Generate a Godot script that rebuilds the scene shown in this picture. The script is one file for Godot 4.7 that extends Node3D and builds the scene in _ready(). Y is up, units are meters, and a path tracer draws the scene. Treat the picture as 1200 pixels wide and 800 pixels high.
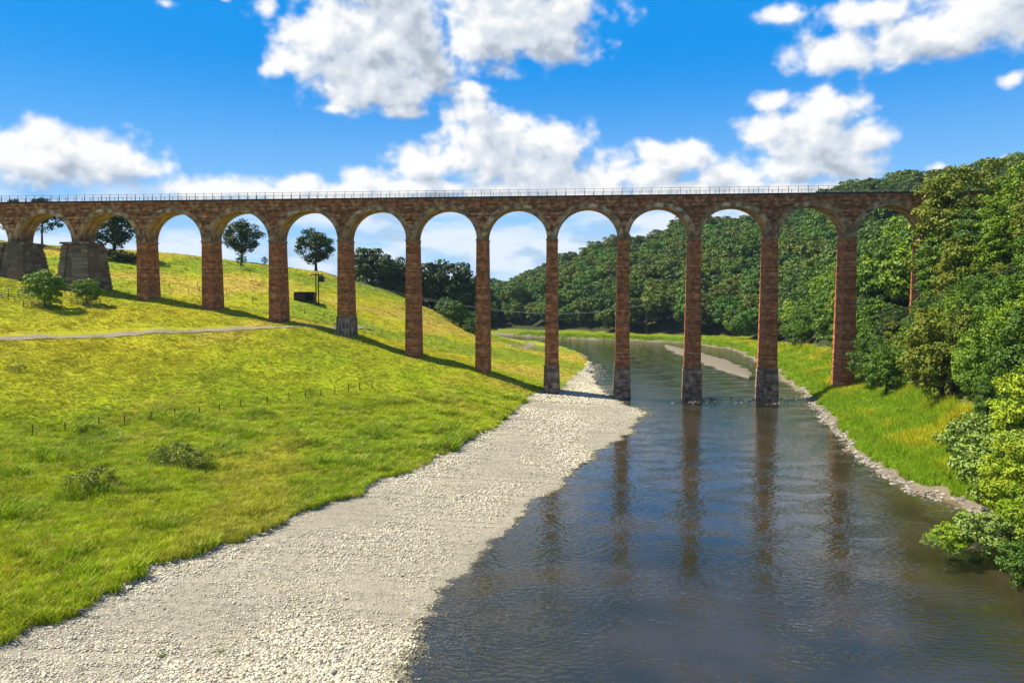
extends Node3D
# A brick railway viaduct across a shallow river, seen from a bridge upstream.
# x to the right, y up, depth d = -z. Water level is y = 0.

var rng := RandomNumberGenerator.new()
var n_big := FastNoiseLite.new()
var n_mid := FastNoiseLite.new()
var n_fine := FastNoiseLite.new()
var taken := {}

# river edges and grass edge: (depth, x)
var WL := [Vector2(5, -9), Vector2(30, -6.6), Vector2(37, -5.9), Vector2(48, -4.6), Vector2(55, -1.8), Vector2(62, 0), Vector2(73, 4.4), Vector2(85, 8.8), Vector2(105, 17.4), Vector2(114, 20.2), Vector2(121, 21.2), Vector2(128, 20.8), Vector2(135, 19.6), Vector2(143, 18.6), Vector2(155, 18.6), Vector2(166, 18.4), Vector2(180, 19.4), Vector2(197, 21.8), Vector2(230, 23), Vector2(262, 20), Vector2(295, 12), Vector2(310, -4), Vector2(322, -28), Vector2(336, -72), Vector2(352, -130), Vector2(380, -180), Vector2(540, -230)]
var BK := [Vector2(5, -38), Vector2(30, -29.7), Vector2(38, -27.4), Vector2(43, -25.3), Vector2(51, -22.7), Vector2(55, -20.2), Vector2(66, -15.5), Vector2(77, -10.8), Vector2(95, -4.4), Vector2(108, -1.2), Vector2(116, 0.2), Vector2(126, 1.4), Vector2(134, 2.6), Vector2(142, 7.5), Vector2(152, 11.0), Vector2(166, 13.5), Vector2(176, 15.5), Vector2(190, 19.4), Vector2(200, 20.4), Vector2(230, 21.4), Vector2(262, 18.2), Vector2(295, 10.4), Vector2(310, -5.6), Vector2(322, -30), Vector2(336, -74), Vector2(352, -132), Vector2(380, -182), Vector2(540, -232)]
var WR := [Vector2(5, 27), Vector2(30, 30), Vector2(46, 34.2), Vector2(56, 38), Vector2(64, 41.4), Vector2(68, 40.6), Vector2(72, 38.9), Vector2(80, 40), Vector2(90, 42), Vector2(115, 48.9), Vector2(139, 55.9), Vector2(165, 61), Vector2(186, 66), Vector2(224, 72.6), Vector2(258, 77), Vector2(285, 72), Vector2(303, 60), Vector2(317, 37), Vector2(330, 20), Vector2(345, 6), Vector2(360, -14), Vector2(384, -90), Vector2(420, -160), Vector2(540, -215)]
# heights on the left bank: x, depth, height
var LEFT := [
	[-38, 5, 2.0], [-29, 30, 1.5], [-27.4, 38, 1.3], [-22.7, 51, 1.3], [-15.5, 66, 1.3], [-10.8, 77, 1.3], [-4.4, 95, 1.4], [0.2, 116, 1.4], [2.6, 134, 0.9], [11, 152, 0.7], [15.5, 176, 0.9], [20.4, 200, 1.0], [21.4, 230, 0.9], [18.2, 262, 0.8], [10.4, 295, 0.8], [-5.6, 310, 0.7], [-30, 322, 0.7], [-74, 336, 0.8], [-132, 352, 0.8],
	[-52, 80, 4.0], [-45, 85, 4.3], [-37, 93, 4.4], [-31, 104, 4.5], [-22, 115, 4.8], [-8.5, 122, 3.1], [-28, 70, 2.2], [-20, 92, 2.4],
	[-73, 105, 13.0], [-56, 122, 13.3], [-42, 136, 13.3], [-39, 56, 2.2], [-34, 44.5, 1.7], [-42, 36, 2.4], [-60, 60, 4.8], [-80, 80, 9.5], [-100, 100, 16], [-60, 30, 4.5], [-100, 40, 9], [-140, 80, 18], [-140, 120, 24],
	[-58, 97, 8.4], [-45, 112, 8.6], [-33, 125, 8.7], [-26, 132, 8.4],
	[-112, 149, 25.2], [-99, 147.6, 22.8], [-85.7, 146.4, 19.9], [-72.4, 145.2, 18.2], [-59.1, 144, 16.3], [-45.8, 142.9, 13.8], [-32.5, 141.7, 11.9], [-19.2, 140.5, 7.4], [-5.9, 139.3, 5.2],
	[-99, 215, 31.3], [-77, 215, 28.6], [-56, 215, 26], [-40, 215, 21.8], [-25, 215, 15.6], [-10, 215, 7.4], [4, 215, 3.2], [-130, 215, 33], [-180, 215, 38], [5, 165, 2.6], [-8, 175, 6.5],
	[-99, 300, 20], [-56, 290, 13], [-25, 280, 6], [0, 268, 2.4], [-160, 300, 24], [-250, 300, 20], [-250, 100, 34], [-320, 200, 42], [-320, 20, 26], [-150, 10, 14], [-250, 420, 8]]
var rbf_w := PackedFloat64Array()

# ---------------------------------------------------------------- helpers
func at(x: float, h: float, d: float) -> Vector3:
	return Vector3(x, h, -d)

func table(t: Array, d: float) -> float:
	if d <= t[0].x: return t[0].y
	for i in range(1, t.size()):
		if d <= t[i].x:
			var a: Vector2 = t[i - 1]
			var b: Vector2 = t[i]
			return lerpf(a.y, b.y, (d - a.x) / (b.x - a.x))
	return t[t.size() - 1].y

func wl_now(d: float) -> float:
	return table(WL, d) + n_mid.get_noise_2d(d * 1.1, 40.0) * 1.2 + n_fine.get_noise_2d(d * 1.6, 7.0) * 0.8
func bk_now(d: float) -> float:
	return table(BK, d) + n_mid.get_noise_2d(d * 1.3, 90.0) * 1.5 + n_fine.get_noise_2d(d * 1.5, 3.0) * 0.9
func wr_now(d: float) -> float:
	return table(WR, d) + n_mid.get_noise_2d(d * 1.4, -60.0) * 1.3 + n_fine.get_noise_2d(d * 2.0, -9.0) * 0.5

var edge := [PackedFloat32Array(), PackedFloat32Array(), PackedFloat32Array()]
func cached(k: int, d: float) -> float:
	var t := clampf(d * 20.0, 0.0, 11198.0)
	var i := int(t)
	return lerpf(edge[k][i], edge[k][i + 1], t - i)
func wl(d: float) -> float:
	return cached(0, d)
func bk(d: float) -> float:
	return cached(1, d)
func wr(d: float) -> float:
	return cached(2, d)
func fill_edges() -> void:
	for i in 11200:
		edge[0].append(wl_now(i * 0.05))
		edge[1].append(bk_now(i * 0.05))
		edge[2].append(wr_now(i * 0.05))

func solve_rbf() -> void:
	var n := LEFT.size()
	var a := []
	for i in n:
		var row := PackedFloat64Array()
		for j in n:
			row.append(Vector2(LEFT[i][0] - LEFT[j][0], LEFT[i][1] - LEFT[j][1]).length())
		row.append(LEFT[i][2])
		a.append(row)
	for i in n:
		var p := i
		for r in range(i + 1, n):
			if absf(a[r][i]) > absf(a[p][i]): p = r
		var t = a[i]; a[i] = a[p]; a[p] = t
		for r in range(i + 1, n):
			var f: float = a[r][i] / a[i][i]
			if f != 0.0:
				for c in range(i, n + 1): a[r][c] -= f * a[i][c]
	rbf_w.resize(n)
	for i in range(n - 1, -1, -1):
		var s: float = a[i][n]
		for c in range(i + 1, n): s -= a[i][c] * rbf_w[c]
		rbf_w[i] = s / a[i][i]

func left_h(x: float, d: float) -> float:
	var s := 0.0
	for i in LEFT.size():
		var p: Array = LEFT[i]
		var dx: float = x - p[0]
		var dd: float = d - p[1]
		s += rbf_w[i] * sqrt(dx * dx + dd * dd + 4.0)
	return maxf(s, 0.45) + n_mid.get_noise_2d(x * 1.2, d * 1.2) * 0.35 + n_fine.get_noise_2d(x * 2.0, d * 2.0) * 0.04

func right_dist(x: float, d: float) -> float:
	var best := 1e9
	var p := Vector2(d, x)
	for i in WR.size() - 1:
		best = minf(best, p.distance_squared_to(Geometry2D.get_closest_point_to_segment(p, WR[i], WR[i + 1])))
	return sqrt(best)

const PROFILE := [Vector2(0, 0), Vector2(1.4, 0.5), Vector2(3, 1.1), Vector2(6, 2.0), Vector2(9, 2.8), Vector2(13, 6.0), Vector2(20, 13.0), Vector2(30, 21.5), Vector2(45, 30), Vector2(75, 43), Vector2(120, 60), Vector2(200, 80), Vector2(400, 92)]
func right_h(x: float, d: float) -> float:
	var s := right_dist(x, d)
	var f := 1.0
	var far := smoothstep(190.0, 320.0, d)
	if far > 0.0:
		f = lerpf(1.0, table([Vector2(-60, 0.08), Vector2(-10, 0.16), Vector2(60, 0.56), Vector2(120, 0.66), Vector2(165, 0.72), Vector2(230, 0.92)], x), far)
		s = lerpf(s, maxf(minf(s, 3.0), s - 18.0), far)
	var h := table(PROFILE, s)
	if h > 2.0: h = 2.0 + (h - 2.0) * f
	return h + n_mid.get_noise_2d(x, d) * minf(s * 0.08, 1.2) + n_fine.get_noise_2d(x * 2.0, d * 2.0) * 0.12

func ground(x: float, d: float) -> float:
	var b := bk(d)
	if x <= b: return left_h(x, d)
	var l := wl(d)
	if x < l:
		var edge := left_h(b, d)
		var top := minf(edge - 0.18, 1.1)
		var foot := b + minf(0.7, (l - b) * 0.3)
		if x < foot: return lerpf(edge, top, (x - b) / (foot - b))
		var t := (x - foot) / maxf(l - foot, 0.1)
		return top * (1.0 - t) + n_mid.get_noise_2d(x * 1.5, d * 1.5) * 0.14 * (1.0 - t) + n_fine.get_noise_2d(x * 3.0, d * 3.0) * 0.04
	var r := wr(d)
	if x < r:
		return -minf(1.0, minf(0.055 * (x - l), 0.22 * (r - x))) - 0.02 + n_fine.get_noise_2d(x * 2.0, d * 2.0) * 0.05 + n_mid.get_noise_2d(x * 1.5, d * 1.5) * 0.12
	return right_h(x, d)

func numbered(called: String) -> String:
	if not taken.has(called):
		taken[called] = 0
		return called
	taken[called] += 1
	return "%s_%03d" % [called, taken[called]]

func meta(o: Node, label := "", category := "", group := "", kind := "") -> Node:
	if label: o.set_meta("label", label)
	if category: o.set_meta("category", category)
	if group: o.set_meta("group", group)
	if kind: o.set_meta("kind", kind)
	return o

func thing(called: String, label: String, category: String, where: Vector3, turn := 0.0, group := "") -> Node3D:
	var o := Node3D.new()
	o.name = numbered(called)
	add_child(o)
	o.position = where
	o.rotation.y = turn
	meta(o, label, category, group)
	return o

func part(called: String, m: Mesh, material: Material, parent: Node, where := Vector3.ZERO) -> MeshInstance3D:
	var o := MeshInstance3D.new()
	o.name = numbered(called) if parent == self else called
	o.mesh = m
	o.material_override = material
	o.position = where
	parent.add_child(o, true)
	return o

func begin() -> SurfaceTool:
	var st := SurfaceTool.new()
	st.begin(Mesh.PRIMITIVE_TRIANGLES)
	return st

func done(st: SurfaceTool, smooth := false) -> ArrayMesh:
	st.generate_normals()
	return st.commit()

func quad(st: SurfaceTool, a: Vector3, b: Vector3, c: Vector3, d: Vector3) -> void:
	for v in [a, b, c, a, c, d]: st.add_vertex(v)

func hexa(st: SurfaceTool, b: Array, t: Array) -> void:
	# b and t: four corners each, clockwise seen from above
	st.set_smooth_group(-1)
	quad(st, t[0], t[1], t[2], t[3])
	quad(st, b[3], b[2], b[1], b[0])
	for i in 4:
		var j := (i + 1) % 4
		quad(st, b[i], b[j], t[j], t[i])

func box(st: SurfaceTool, lo: Vector3, hi: Vector3) -> void:
	hexa(st, [Vector3(lo.x, lo.y, lo.z), Vector3(hi.x, lo.y, lo.z), Vector3(hi.x, lo.y, hi.z), Vector3(lo.x, lo.y, hi.z)],
		[Vector3(lo.x, hi.y, lo.z), Vector3(hi.x, hi.y, lo.z), Vector3(hi.x, hi.y, hi.z), Vector3(lo.x, hi.y, hi.z)])

func tube(st: SurfaceTool, pts: Array, radii: Array, sides := 6) -> void:
	st.set_smooth_group(0)
	var rings := []
	for i in pts.size():
		var dir: Vector3 = (pts[mini(i + 1, pts.size() - 1)] - pts[maxi(i - 1, 0)]).normalized()
		var u := dir.cross(Vector3(0.31, 0.2, 0.93)).normalized()
		var v := dir.cross(u)
		var ring := []
		for k in sides:
			var a := TAU * k / sides
			ring.append(pts[i] + (u * cos(a) + v * sin(a)) * radii[i])
		rings.append(ring)
	for i in pts.size() - 1:
		for k in sides:
			var j := (k + 1) % sides
			quad(st, rings[i][k], rings[i][j], rings[i + 1][j], rings[i + 1][k])
	st.set_smooth_group(-1)
	var e: int = pts.size() - 1
	for k in range(1, sides - 1):
		for v in [rings[e][0], rings[e][k], rings[e][k + 1], rings[0][0], rings[0][k + 1], rings[0][k]]: st.add_vertex(v)

func lin(r: float, g: float, b: float) -> Color:
	return Color(r, g, b).linear_to_srgb()

func mat(called: String, c: Color, rough := 0.9, spec := 0.3) -> StandardMaterial3D:
	var m := StandardMaterial3D.new()
	m.resource_name = called
	m.albedo_color = c
	m.roughness = rough
	m.metallic_specular = spec
	return m

func noise(sd: int, freq: float, octaves := 4) -> FastNoiseLite:
	var n := FastNoiseLite.new()
	n.seed = sd
	n.noise_type = FastNoiseLite.TYPE_SIMPLEX_SMOOTH
	n.frequency = freq
	n.fractal_octaves = octaves
	return n

func tex(im: Image) -> ImageTexture:
	return ImageTexture.create_from_image(im)

# a tiling picture whose grey value is spread round `mean` by a noise
func grain(size: int, sd: int, freq: float, octaves: int, lo: Color, hi: Color) -> Image:
	var src := noise(sd, freq, octaves).get_seamless_image(size, size, false, false, 0.12, true)
	src.convert(Image.FORMAT_L8)
	var data := src.get_data()
	var out := PackedByteArray()
	out.resize(size * size * 3)
	for i in size * size:
		var t := data[i] / 255.0
		out[i * 3] = int(255.0 * lerpf(lo.r, hi.r, t))
		out[i * 3 + 1] = int(255.0 * lerpf(lo.g, hi.g, t))
		out[i * 3 + 2] = int(255.0 * lerpf(lo.b, hi.b, t))
	return Image.create_from_data(size, size, false, Image.FORMAT_RGB8, out)

# ---------------------------------------------------------------- sky
const CLOUDS := [[-20.5,7.4,6.0,0.9], [4.0,7.6,9.0,1.1], [14.0,7.5,8.0,1.0], [21.0,7.3,6.0,0.9], [-13.0,7.2,8.0,0.9], [-30.9,8.9,4.8,1.7], [-32.2,9.8,1.9,1.2], [-29.1,9.6,2.3,1.1], [-33.0,8.4,2.4,1.6], [-27.1,8.6,2.1,1.0], [-35.6,8.7,1.8,1.3], [-25.9,7.2,0.8,0.3], [-24.5,19.2,1.0,0.4], [-17.9,19.8,0.9,0.8], [-20.8,19.9,0.7,0.2], [-10.9,17.5,5.4,3.0], [-13.9,18.1,2.8,2.2], [-15.8,16.3,2.1,1.0], [-8.3,19.3,3.8,2.7], [-9.0,15.6,3.2,2.3], [-11.5,14.6,3.1,1.4], [-6.4,17.1,2.6,2.0], [-13.1,13.5,1.9,0.5], [-8.4,13.5,2.2,0.7], [-17.3,15.9,1.2,0.7], [-10.8,21.9,5.0,2.6], [0.0,19.8,5.8,2.7], [2.6,18.9,2.9,1.9], [-2.6,18.3,3.2,2.2], [3.9,20.0,2.2,2.2], [-0.6,23.3,6.4,2.3], [-3.4,13.6,1.8,1.8], [-2.7,14.8,1.3,0.9], [-0.7,11.8,3.9,1.7], [3.3,11.2,2.6,1.5], [-4.6,10.0,3.9,1.4], [-7.1,9.6,2.6,1.1], [0.7,9.5,5.8,1.6], [6.5,8.7,3.5,1.0], [12.2,9.8,3.0,1.5], [13.7,10.6,1.5,0.9], [10.3,8.9,3.1,1.1], [15.9,8.5,2.3,1.0], [10.9,10.4,1.6,0.9], [-16.2,8.0,2.7,0.8], [-11.0,8.4,1.9,0.9], [-12.2,7.9,3.8,0.7], [-6.5,8.0,5.9,0.8], [0.0,8.0,7.8,0.6], [21.7,11.0,3.3,2.4], [18.8,13.5,1.4,0.8], [22.7,12.6,2.3,1.3], [24.9,10.5,2.0,1.4], [20.6,8.8,3.4,1.2], [18.8,11.8,1.7,1.2], [23.7,9.2,2.7,1.4], [28.4,16.5,5.2,1.4], [22.1,16.1,1.9,1.1], [31.7,17.0,3.6,1.7], [25.3,18.5,3.1,1.0], [19.8,19.2,1.7,0.8], [24.3,16.2,2.6,1.3], [33.1,18.0,3.0,1.9], [36.6,16.3,3.6,1.9], [33.6,13.4,0.9,0.6], [29.7,8.4,0.9,0.4], [33.4,8.6,0.7,0.4]]
var blobs := []
var bins := []
var n_cloud := FastNoiseLite.new()
var n_wisp := FastNoiseLite.new()

func density(az: float, el: float) -> float:
	var best := -1.0
	for b in bins[posmod(int(floor((az + 180.0) / 3.0)), 120)]:
		var dx: float = az - b[0]
		if dx > 180.0: dx -= 360.0
		elif dx < -180.0: dx += 360.0
		dx /= b[2]
		var dy: float = (el - b[1]) / b[3]
		if dy < 0.0: dy *= 1.15
		var q := 1.0 - sqrt(dx * dx + dy * dy)
		if b[3] < 1.0: q -= 0.70 * (1.0 - b[3])
		best = maxf(best, q) + 0.12 * maxf(minf(best, q) + 0.25, 0.0)
	if best < -0.75: return -1.0
	return best * 0.80 + n_cloud.get_noise_2d(az, el * 1.25) * 0.66 + n_cloud.get_noise_2d(az * 3.1 + 41.0, el * 3.9) * 0.15 + 0.13

func sky_at(az: float, el: float) -> Color:
	var t := clampf(el / 60.0, 0.0, 1.0)
	var c := Color(0.26, 0.48, 0.72).lerp(Color(0.004, 0.205, 0.58), smoothstep(0.0, 0.30, t)).lerp(Color(0.004, 0.125, 0.44), smoothstep(0.25, 1.0, t))
	c = c.lerp(Color(0.045, 0.32, 0.70), 0.7 * smoothstep(-5.0, -75.0, az) * smoothstep(30.0, 5.0, el) * smoothstep(-150.0, -75.0, az))
	# thin cloud and haze low down
	var low := smoothstep(8.5, 5.5, el) * 0.92
	if low > 0.0:
		var w := smoothstep(-0.65, 0.25, n_wisp.get_noise_2d(az * 0.5, el * 2.0))
		var w2 := n_wisp.get_noise_2d(az * 0.9 + 300.0, el * 2.4)
		var wc := Color(0.57, 0.62, 0.68).lerp(Color(0.33, 0.44, 0.57), smoothstep(0.1, -0.4, w2))
		c = c.lerp(wc, w * low)
		c = c.lerp(Color(0.48, 0.60, 0.74), smoothstep(2.5, 0.0, el) * 0.6)
	var q := density(az, el)
	if q > -0.24:
		var a := smoothstep(-0.24, 0.46, q)
		if a > 0.0:
			var q2 := density(az - 0.55, el + 0.75)
			var q3 := density(az - 1.6, el + 2.0)
			var fine := n_cloud.get_noise_2d(az * 2.3 + 77.0, el * 2.8)
			var lit := clampf(0.92 + (q - q2) * 0.70 + fine * 0.11 - maxf(q3, 0.0) * 0.62 - maxf(q - 0.4, 0.0) * 0.2, 0.0, 1.0)
			var cc := Color(0.29, 0.33, 0.39).lerp(Color(0.47, 0.51, 0.56), smoothstep(0.0, 0.55, lit)).lerp(Color(0.67, 0.67, 0.665), smoothstep(0.5, 1.0, lit))
			c = c.lerp(cc, a * lerpf(0.86, 1.0, smoothstep(0.0, 0.5, q)))
	return c

func make_sky() -> Sky:
	n_cloud = noise(11, 0.30, 7)
	n_cloud.fractal_gain = 0.53
	n_wisp = noise(23, 0.16, 5)
	var r := RandomNumberGenerator.new()
	r.seed = 5
	for c in CLOUDS: blobs.append(c)
	for i in 46:   # the same kind of cumulus goes on all round
		var az := r.randf_range(-180.0, 180.0)
		var el := 7.0 + 60.0 * pow(r.randf(), 1.5)
		if absf(az) < 44.0 and el < 26.0: continue
		for k in 5:
			blobs.append([wrapf(az + r.randf_range(-6, 6) / cos(deg_to_rad(el)), -180, 180), el + r.randf_range(-1.6, 2.0), r.randf_range(2.5, 6.0) / cos(deg_to_rad(el)), r.randf_range(1.4, 3.2)])
	for i in 120: bins.append([])
	for b in blobs:
		var reach: float = b[2] * 1.9 + 2.0
		for k in range(int(floor((b[0] - reach + 180.0) / 3.0)), int(floor((b[0] + reach + 180.0) / 3.0)) + 1):
			var list: Array = bins[posmod(k, 120)]
			if not list.has(b): list.append(b)
	var w := 4096
	var h := 2048
	var coarse := Image.create(1024, 512, false, Image.FORMAT_RGBAF)
	for y in 512:
		var el := 90.0 - (y + 0.5) * 180.0 / 512.0
		for x in 1024:
			coarse.set_pixel(x, y, sky_at((x + 0.5) * 360.0 / 1024.0 - 180.0, el) if el > -0.4 else Color(0.16, 0.19, 0.16))
	coarse.resize(w, h, Image.INTERPOLATE_CUBIC)
	var x0 := int((180.0 - 40.0) / 360.0 * w)
	var x1 := int((180.0 + 40.0) / 360.0 * w)
	var y0 := int((90.0 - 25.0) / 180.0 * h)
	var y1 := int(90.0 / 180.0 * h)
	for y in range(y0, y1):
		var el := 90.0 - (y + 0.5) * 180.0 / h
		for x in range(x0, x1):
			coarse.set_pixel(x, y, sky_at((x + 0.5) * 360.0 / w - 180.0, el))
	var turned := Image.create(w, h, false, Image.FORMAT_RGBAF)   # straight ahead (-z) lies at the picture's seam
	turned.blit_rect(coarse, Rect2i(0, 0, w / 2, h), Vector2i(w / 2, 0))
	turned.blit_rect(coarse, Rect2i(w / 2, 0, w / 2, h), Vector2i(0, 0))
	var pm := PanoramaSkyMaterial.new()
	pm.panorama = tex(turned)
	var s := Sky.new()
	s.sky_material = pm
	return s

# ---------------------------------------------------------------- foliage
# A crown: clumps of small leaf faces spread through a lobed volume.
func crown_mesh(sd: int, size: Vector3, clumps: int, per: int, leaf: float, clump_r: float, droop := 0.0, cone := 0.0) -> ArrayMesh:
	var r := RandomNumberGenerator.new()
	r.seed = sd
	var vs := PackedVector3Array()
	var ns := PackedVector3Array()
	var cs := PackedColorArray()
	var idx := PackedInt32Array()
	var lobes := []
	for i in 9:
		lobes.append([Vector3(r.randfn(), r.randfn() * 0.8 + 0.2, r.randfn()).normalized(), r.randf_range(-0.28, 0.22)])
	for c in clumps:
		var dir := Vector3(r.randfn(), r.randfn() * 0.9 + 0.22, r.randfn()).normalized()
		var reach := r.randf_range(0.62, 1.0) if r.randf() < 0.82 else r.randf_range(0.2, 0.6)
		var k := 1.0
		for l in lobes: k += l[1] * smoothstep(0.55, 1.0, dir.dot(l[0]))
		var mid := Vector3(dir.x * size.x, dir.y * size.y, dir.z * size.z) * reach * k
		if cone > 0.0:
			var up := clampf((mid.y / size.y + 1.0) * 0.5, 0.0, 1.0)
			mid.x *= 1.0 - cone * up
			mid.z *= 1.0 - cone * up
		var cr := clump_r * r.randf_range(0.65, 1.35)
		var tone := r.randf_range(0.80, 1.2)
		var warm := r.randf_range(-0.10, 0.10)
		for j in per:
			var o := Vector3(r.randfn(), r.randfn() + 0.35, r.randfn()).normalized()
			o = (o + dir * 0.35).normalized()
			var p := mid + Vector3(o.x * cr, o.y * cr * 0.62, o.z * cr) * sqrt(r.randf_range(0.15, 1.0))
			p.y -= droop * Vector2(p.x, p.z).length_squared() / (size.x * size.x)
			var nrm := (o + Vector3(r.randfn(), r.randfn() + 0.5, r.randfn()) * 0.55).normalized()
			var u := nrm.cross(Vector3(r.randfn(), r.randfn(), r.randfn())).normalized()
			var v := nrm.cross(u)
			var s := leaf * r.randf_range(0.6, 1.3)
			var t := tone * r.randf_range(0.72, 1.28)
			var col := Color(t * (1.0 + warm + r.randf_range(-0.08, 0.08)), t, t * (1.0 - warm))
			var b := vs.size()
			vs.append(p - u * s); vs.append(p + v * s * 0.55 + nrm * s * 0.12); vs.append(p + u * s); vs.append(p - v * s * 0.55 + nrm * s * 0.12)
			for q in 4:
				ns.append(nrm)
				cs.append(col)
			idx.append_array(PackedInt32Array([b, b + 1, b + 2, b, b + 2, b + 3]))
	var arr := []
	arr.resize(Mesh.ARRAY_MAX)
	arr[Mesh.ARRAY_VERTEX] = vs
	arr[Mesh.ARRAY_NORMAL] = ns
	arr[Mesh.ARRAY_COLOR] = cs
	arr[Mesh.ARRAY_INDEX] = idx
	var m := ArrayMesh.new()
	m.add_surface_from_arrays(Mesh.PRIMITIVE_TRIANGLES, arr)
	return m

func leaf_mat(called: String, r: float, g: float, b: float) -> StandardMaterial3D:
	var m := mat(called, lin(r, g, b), 0.55, 0.35)
	m.vertex_color_use_as_albedo = true
	m.backlight_enabled = true
	m.backlight = Color(0.46, 0.52, 0.18)
	return m

func trunk_mesh(sd: int, height: float, radius: float, limbs: int, spread: float) -> ArrayMesh:
	var r := RandomNumberGenerator.new()
	r.seed = sd
	var st := begin()
	var lean := Vector3(r.randf_range(-0.06, 0.06), 0, r.randf_range(-0.06, 0.06)) * height
	var pts := []
	var radii := []
	for i in 7:
		var t := i / 6.0
		pts.append(Vector3(0, -0.6, 0) + Vector3(0, (height + 0.6) * t, 0) + lean * t * t + Vector3(r.randf_range(-1, 1), 0, r.randf_range(-1, 1)) * 0.04 * height * t * 0.5)
		radii.append(radius * (1.0 - 0.82 * t) * (1.45 if i == 0 else 1.0))
	tube(st, pts, radii, 8)
	for k in limbs:
		var t := r.randf_range(0.35, 0.85)
		var base: Vector3 = pts[int(t * 6.0)]
		var a := TAU * k / limbs + r.randf_range(-0.4, 0.4)
		var out := Vector3(cos(a), 0, sin(a)) * spread * r.randf_range(0.5, 0.9)
		tube(st, [base, base + out * 0.45 + Vector3(0, spread * 0.30, 0), base + out + Vector3(0, spread * r.randf_range(0.4, 0.75), 0)], [radius * 0.42, radius * 0.26, radius * 0.07], 5)
	return done(st)

func multi(called: String, m: Mesh, material: Material, xf: Array, cols: Array, label: String, category: String, kind := "stuff") -> void:
	var mm := MultiMesh.new()
	mm.transform_format = MultiMesh.TRANSFORM_3D
	mm.use_colors = cols.size() > 0
	mm.mesh = m
	mm.instance_count = xf.size()
	for i in xf.size():
		mm.set_instance_transform(i, xf[i])
		if cols.size(): mm.set_instance_color(i, cols[i])
	var o := MultiMeshInstance3D.new()
	o.name = numbered(called)
	o.multimesh = mm
	o.material_override = material
	add_child(o)
	meta(o, label, category, "", kind)

func tuft_mesh(sd: int, blades: int, height: float, spread: float, width: float, bend: float) -> ArrayMesh:
	var r := RandomNumberGenerator.new()
	r.seed = sd
	var st := begin()
	st.set_smooth_group(-1)
	for i in blades:
		var a := r.randf() * TAU
		var p := Vector3(cos(a), 0, sin(a)) * spread * sqrt(r.randf())
		var lean := Vector3(r.randfn(), 0, r.randfn()) * bend
		var side := Vector3(-sin(a + r.randf_range(-1, 1)), 0, cos(a)).normalized() * width * r.randf_range(0.7, 1.3)
		var hh := height * r.randf_range(0.55, 1.15)
		var t := r.randf_range(0.75, 1.25)
		st.set_color(Color(t * r.randf_range(0.92, 1.1), t, t * r.randf_range(0.8, 1.2)))
		var m := p + lean * 0.35 + Vector3(0, hh * 0.6, 0)
		var e := p + lean + Vector3(0, hh, 0)
		for v in [p - side, m - side * 0.7, p + side, p + side, m - side * 0.7, m + side * 0.7, m - side * 0.7, e, m + side * 0.7]: st.add_vertex(v)
	st.generate_normals()
	return st.commit()

# colour of the field's grass by the plants that grow there
func field_color(x: float, d: float) -> Color:
	var green := Color(0.290, 0.370, 0.003)
	var lush := Color(0.180, 0.275, 0.005)
	var gold := Color(0.430, 0.380, 0.012)
	var straw := Color(0.50, 0.37, 0.07)
	var a := n_big.get_noise_2d(x * 1.4, d * 0.9)
	var b := n_mid.get_noise_2d(x * 0.7, d * 0.7)
	var up := smoothstep(-4.0, 34.0, d - 92.0 - (x + 45.0) * 0.95)   # hay meadow above the fence
	var c := green.lerp(gold, clampf(up * 0.62 + a * 0.45 + b * 0.25 - 0.02, 0.0, 1.0))
	c = c.lerp(lush, clampf((-a - 0.12) * 1.6 + b * 0.5, 0.0, 0.65) * (1.0 - up * 0.7))
	var s := n_big.get_noise_2d(x * 2.3 + 500.0, d * 1.1 + x * 0.5)
	c = c.lerp(straw, clampf((s - 0.22) * 2.2 + b * 0.5, 0.0, 0.75) * lerpf(0.45, 0.95, smoothstep(100, 150, d)))
	if d > 150.0:
		var band := sin((d - 0.55 * x) * 0.115 + a * 2.2)
		c = c.lerp(Color(0.200, 0.290, 0.010), smoothstep(0.05, 0.6, band) * 0.8).lerp(straw, smoothstep(-0.45, -0.9, band) * 0.6)
	# tussocks and thin patches
	var k := 1.0 + n_fine.get_noise_2d(x * 1.3, d * 1.3) * 0.32 + n_mid.get_noise_2d(x * 2.2 + 40.0, d * 2.2) * 0.2
	return Color(c.r * k, c.g * k, c.b * k)

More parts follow.
